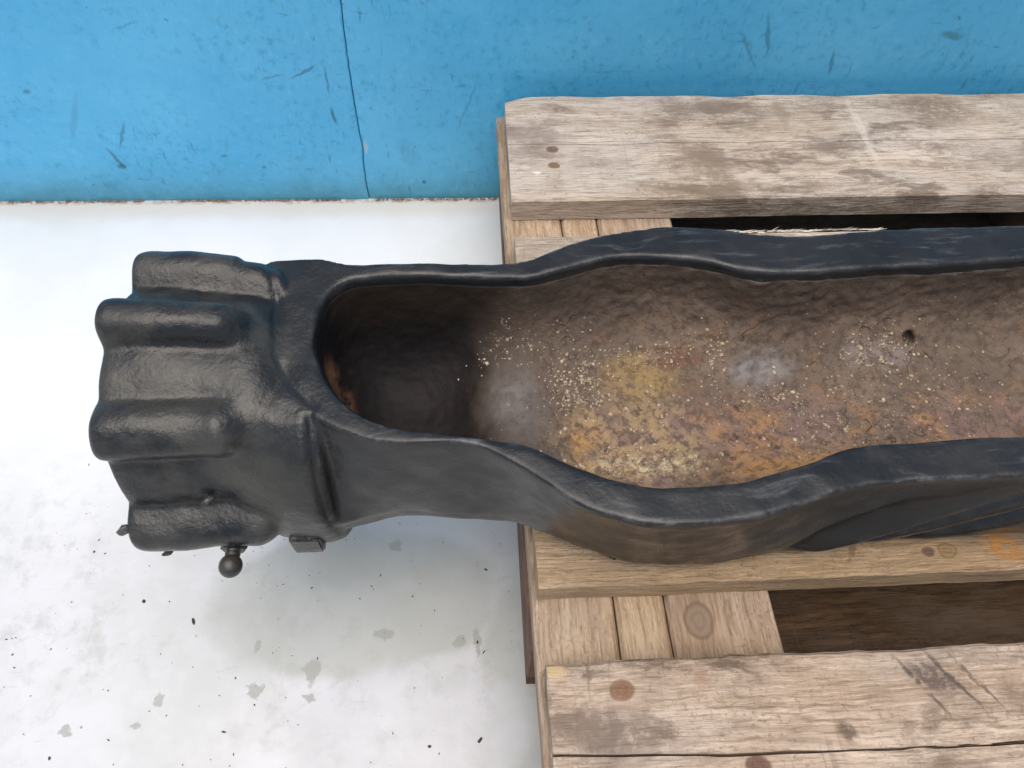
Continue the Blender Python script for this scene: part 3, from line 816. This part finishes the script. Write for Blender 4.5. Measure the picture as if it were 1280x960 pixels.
# slanting folds on the near flank at the right
fk = np.clip((-vn[:, 1] - .45) / .3, 0, 1) * np.clip((X - .125) / .03, 0, 1) * np.clip((.088 - Z) / .012, 0, 1) * np.clip((Z - .008) / .015, 0, 1) * (~ins) * (Y < -.42)
s1 = (X - .165) * .75 + (.06 - Z) * -1.0
fold = -.004 * np.exp(-((X - .175 + (Z - .055) * -.9) / .012) ** 2) * np.clip((.080 - Z) / .02, 0, 1)
fold += -.009 * np.exp(-((X - .222 - (Z - .05) * 1.5) / .009) ** 2)
fold += .0045 * np.exp(-((X - .195 - (Z - .05) * 1.2) / .010) ** 2)
fold += -.009 * np.exp(-((X - .285 - (Z - .06) * 1.5) / .012) ** 2)
d += fk * (fold - .001)
# hollow at the neck's lower edge
d += -.004 * np.exp(-(((X + .082) / .026) ** 2 + ((Z - .02) / .016) ** 2)) * (vn[:, 1] < -.3) * (~ins) * (Y < -.41)
# crease where the rim band sweeps round the closed end, and down the near side
def seg_dist(px, py, A_, B_):
    ax_, ay_ = A_; bx_, by_ = B_; l2 = (bx_ - ax_)**2 + (by_ - ay_)**2
    t = np.clip(((px - ax_) * (bx_ - ax_) + (py - ay_) * (by_ - ay_)) / l2, 0, 1)
    return np.hypot(px - ax_ - t * (bx_ - ax_), py - ay_ - t * (by_ - ay_))
band = [(-.150, -.312), (-.143, -.335), (-.141, -.355), (-.137, -.378), (-.126, -.396), (-.1155, -.407)]
dm = np.min([seg_dist(X, Y, band[i], band[i + 1]) for i in range(5)], axis=0)
topf = (Z > .085)
d += -.0014 * np.exp(-(dm / .0022) ** 2) * topf
d += -.0016 * np.exp(-((X + .1150 + .05 * (Z - .06)) / .0020) ** 2) * np.clip((-.408 - Y) / .006, 0, 1) * np.clip((Z - .02) / .02, 0, 1)
d += .0010 * np.exp(-((X + .1215) / .003) ** 2) * (Y < -.41) * (.5 + nz)
co += vn * d[:, None]
me.vertices.foreach_set('co', co.astype('f').ravel()); me.update()
vn = vnormals(me)
co[:, 2] += ZP
# face split
nf = len(me.polygons)
lt = np.empty(nf, 'i'); me.polygons.foreach_get('loop_total', lt); ls = np.empty(nf, 'i'); me.polygons.foreach_get('loop_start', ls)
lv = np.empty(len(me.loops), 'i'); me.loops.foreach_get('vertex_index', lv)
assert lt.min() >= 3
first = lv[ls]
fin = ins[first]
for k in range(1, 4):
    kk = np.minimum(k, lt - 1); fin &= ins[lv[ls + kk]]
cx = co[first][:, 0]; cy_ = co[first][:, 1]; cz_ = co[first][:, 2] - ZP
seam_at = -.1235 - .0 * cy_
# rim band sweeps round the closed end of the cavity
head = (~fin) & (cx < -.1225)
rimband = head & (cx > -.148) & (cz_ > ZR - .004) & (cz_ < ZR + .004)
hd = head & ~rimband
grp = np.where(fin, 1, np.where(hd, 2, 0))
def submesh(name, g, mat, parent):
    idx = np.nonzero(grp == g)[0]
    faces = [lv[ls[i]:ls[i] + lt[i]].tolist() for i in idx]
    used = np.unique(np.concatenate([np.array(f) for f in faces])); mp = -np.ones(nv, 'i'); mp[used] = np.arange(len(used))
    m_ = bpy.data.meshes.new(name); m_.from_pydata(co[used].tolist(), [], [[int(mp[v]) for v in f] for f in faces])
    m_.polygons.foreach_set('use_smooth', [True] * len(m_.polygons)); m_.update()
    m_.normals_split_custom_set_from_vertices(vn[used].tolist())
    m_.materials.append(mat)
    o = bpy.data.objects.new(name, m_); col.objects.link(o); o.parent = parent; return o
cast = empty('axle_housing', (0, 0, 0))
tag(cast, 'heavy black cast iron axle housing with a rusty open trough and a round ribbed end', 'axle housing')
submesh('trough_body', 0, BLACK, cast)
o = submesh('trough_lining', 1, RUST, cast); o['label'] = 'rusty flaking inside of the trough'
hb = submesh('end_block', 2, BLACK, cast)
bpy.data.meshes.remove(me)

# loose flakes of scale lying on the rust
lining = o.data
lc = np.array([v.co[:] for v in lining.vertices]); ln_ = vn[np.unique(np.concatenate([lv[ls[i]:ls[i] + lt[i]] for i in np.nonzero(grp == 1)[0]]))]
dens = np.full(len(lc), .012) * np.clip((lc[:, 0] + .03) / .05, 0, 1)
for (cx_, cy_2), (rx, ry), wgt in [((.028, -.352), (.016, .018), 1.0), ((.075, -.334), (.030, .006), .9), ((.062, -.410), (.032, .010), .9), ((.122, -.348), (.005, .014), 1.0),
                                  ((.155, -.366), (.025, .006), .9), ((.228, -.338), (.022, .008), .8), ((.20, -.385), (.05, .03), .16), ((-.010, -.338), (.018, .008), .35), ((.06, -.375), (.04, .03), .22), ((.27, -.36), (.03, .03), .2)]:
    dens += wgt * np.exp(-(((lc[:, 0] - cx_) / rx) ** 2 + ((lc[:, 1] - cy_2) / ry) ** 2))
dens *= (ln_[:, 2] > .25) * (lc[:, 0] < .33) * (lc[:, 2] < ZP + .075)
rs_ = np.random.RandomState(7)
pick = rs_.choice(len(lc), 1500, replace=False, p=dens / dens.sum())
bm = bmesh.new()
for i in pick:
    nrm = Vector(ln_[i]) + Vector(rs_.uniform(-.3, .3, 3)); nrm.normalize()
    q = nrm.to_track_quat('Z', 'Y').to_matrix()
    sz = float(np.clip(rs_.lognormal(-7.5, .5), .0002, .0018)); a0 = rs_.uniform(0, 6.28); el = rs_.uniform(.45, 1)
    k_ = rs_.randint(4, 7); ring = []
    for t in range(k_):
        a_ = a0 + t / k_ * 6.283; r_ = sz * rs_.uniform(.65, 1.2)
        ring.append(Vector((math.cos(a_) * r_, math.sin(a_) * r_ * el, 0)))
    base = Vector(lc[i]); up = .00012 + sz * .32
    lo_ = [bm.verts.new(base + q @ (p * 1.1 - Vector((0, 0, .0004)))) for p in ring]
    hi_ = [bm.verts.new(base + q @ (p * .85 + Vector((0, 0, up * rs_.uniform(.7, 1.2))))) for p in ring]
    bm.faces.new(hi_)
    for t in range(k_):
        bm.faces.new((lo_[t], lo_[(t + 1) % k_], hi_[(t + 1) % k_], hi_[t]))
fm = N('pale_scale'); fk_ = fm.noise(fm.obj, 420, 2)
fm.set(Base_Color=fm.ramp(fk_, [(.32, (.20, .135, .085)), (.45, (.36, .28, .19)), (.58, (.52, .45, .35)), (.70, (.34, .21, .09))]), Roughness=.9)
tag(obj('rust_flake', bm, fm.m, cast), 'pale loose flakes of scale on the rust', kind='stuff')

# square lug under the collar
bm = bmesh.new()
bmesh.ops.create_cube(bm, size=1, matrix=Matrix.Translation((-.1325, -.434, ZP + .013)) @ Matrix.Diagonal((.0175, .028, .018, 1)))
bmesh.ops.bevel(bm, geom=list(bm.edges), offset=.0012, segments=2, affect='EDGES')
obj('lug', bm, BLACK, cast)
# grease nipple: collar, neck, ball head, pointing to the viewer
NM = mat_simple('nipple_steel', (.045, .042, .038), .38, 200, .6)
nip = None
def lathe(profile, seg=24):
    bm = bmesh.new(); rows = []
    for (t, r) in profile:
        rows.append([bm.verts.new((r * math.cos(k / seg * 2 * math.pi), t, r * math.sin(k / seg * 2 * math.pi))) for k in range(seg)])
    for a_, b_ in zip(rows, rows[1:]):
        for k in range(seg): j = (k + 1) % seg; bm.faces.new((a_[k], a_[j], b_[j], b_[k]))
    bm.faces.new(rows[0]); bm.faces.new(rows[-1]); bmesh.ops.recalc_face_normals(bm, faces=bm.faces)
    return bm
nloc = Vector((-.1719, -.4585, ZP + .019))
nip = obj('grease_nipple', lathe([(.014, .0045), (.0090, .0044), (.0088, .0058), (.0080, .0060), (.0078, .0040), (.0066, .0036), (.0060, .0042), (.0040, .0040)]), NM, cast, nloc, smooth=False)
obj('nipple_hex', lathe([(.0145, .0074), (.0092, .0076), (.0086, .0070)], 6), NM, nip)
ball = [( .0066 * math.cos(t), max(.0003, .0064 * math.sin(t))) for t in np.linspace(.35, math.pi, 16)]
obj('nipple_head', lathe([(-q[0] * -1 - .001, q[1]) for q in ball]), NM, nip, smooth=True)
# drips of paint at the lower edge of the block
for (x, y, z, s, k) in ((-.2235, -.4450, ZP + .041, .0030, 1.5), (-.2085, -.4500, ZP + .018, .0020, 1.6), (-.1775, -.4370, ZP + .055, .0022, 1.8)):
    bm = bmesh.new()
    bmesh.ops.create_icosphere(bm, subdivisions=2, radius=1, matrix=Matrix.Translation((x, y, z)) @ Matrix.Rotation(.5, 4, 'Z') @ Matrix.Diagonal((s * k, s * .8, s, 1)))
    for v in bm.verts: v.co += Vector((noise.noise(v.co * 400), noise.noise(v.co * 410 + Vector((3, 0, 0))), 0)) * s * .6
    obj('paint_drip', bm, BLACK, cast, smooth=True)
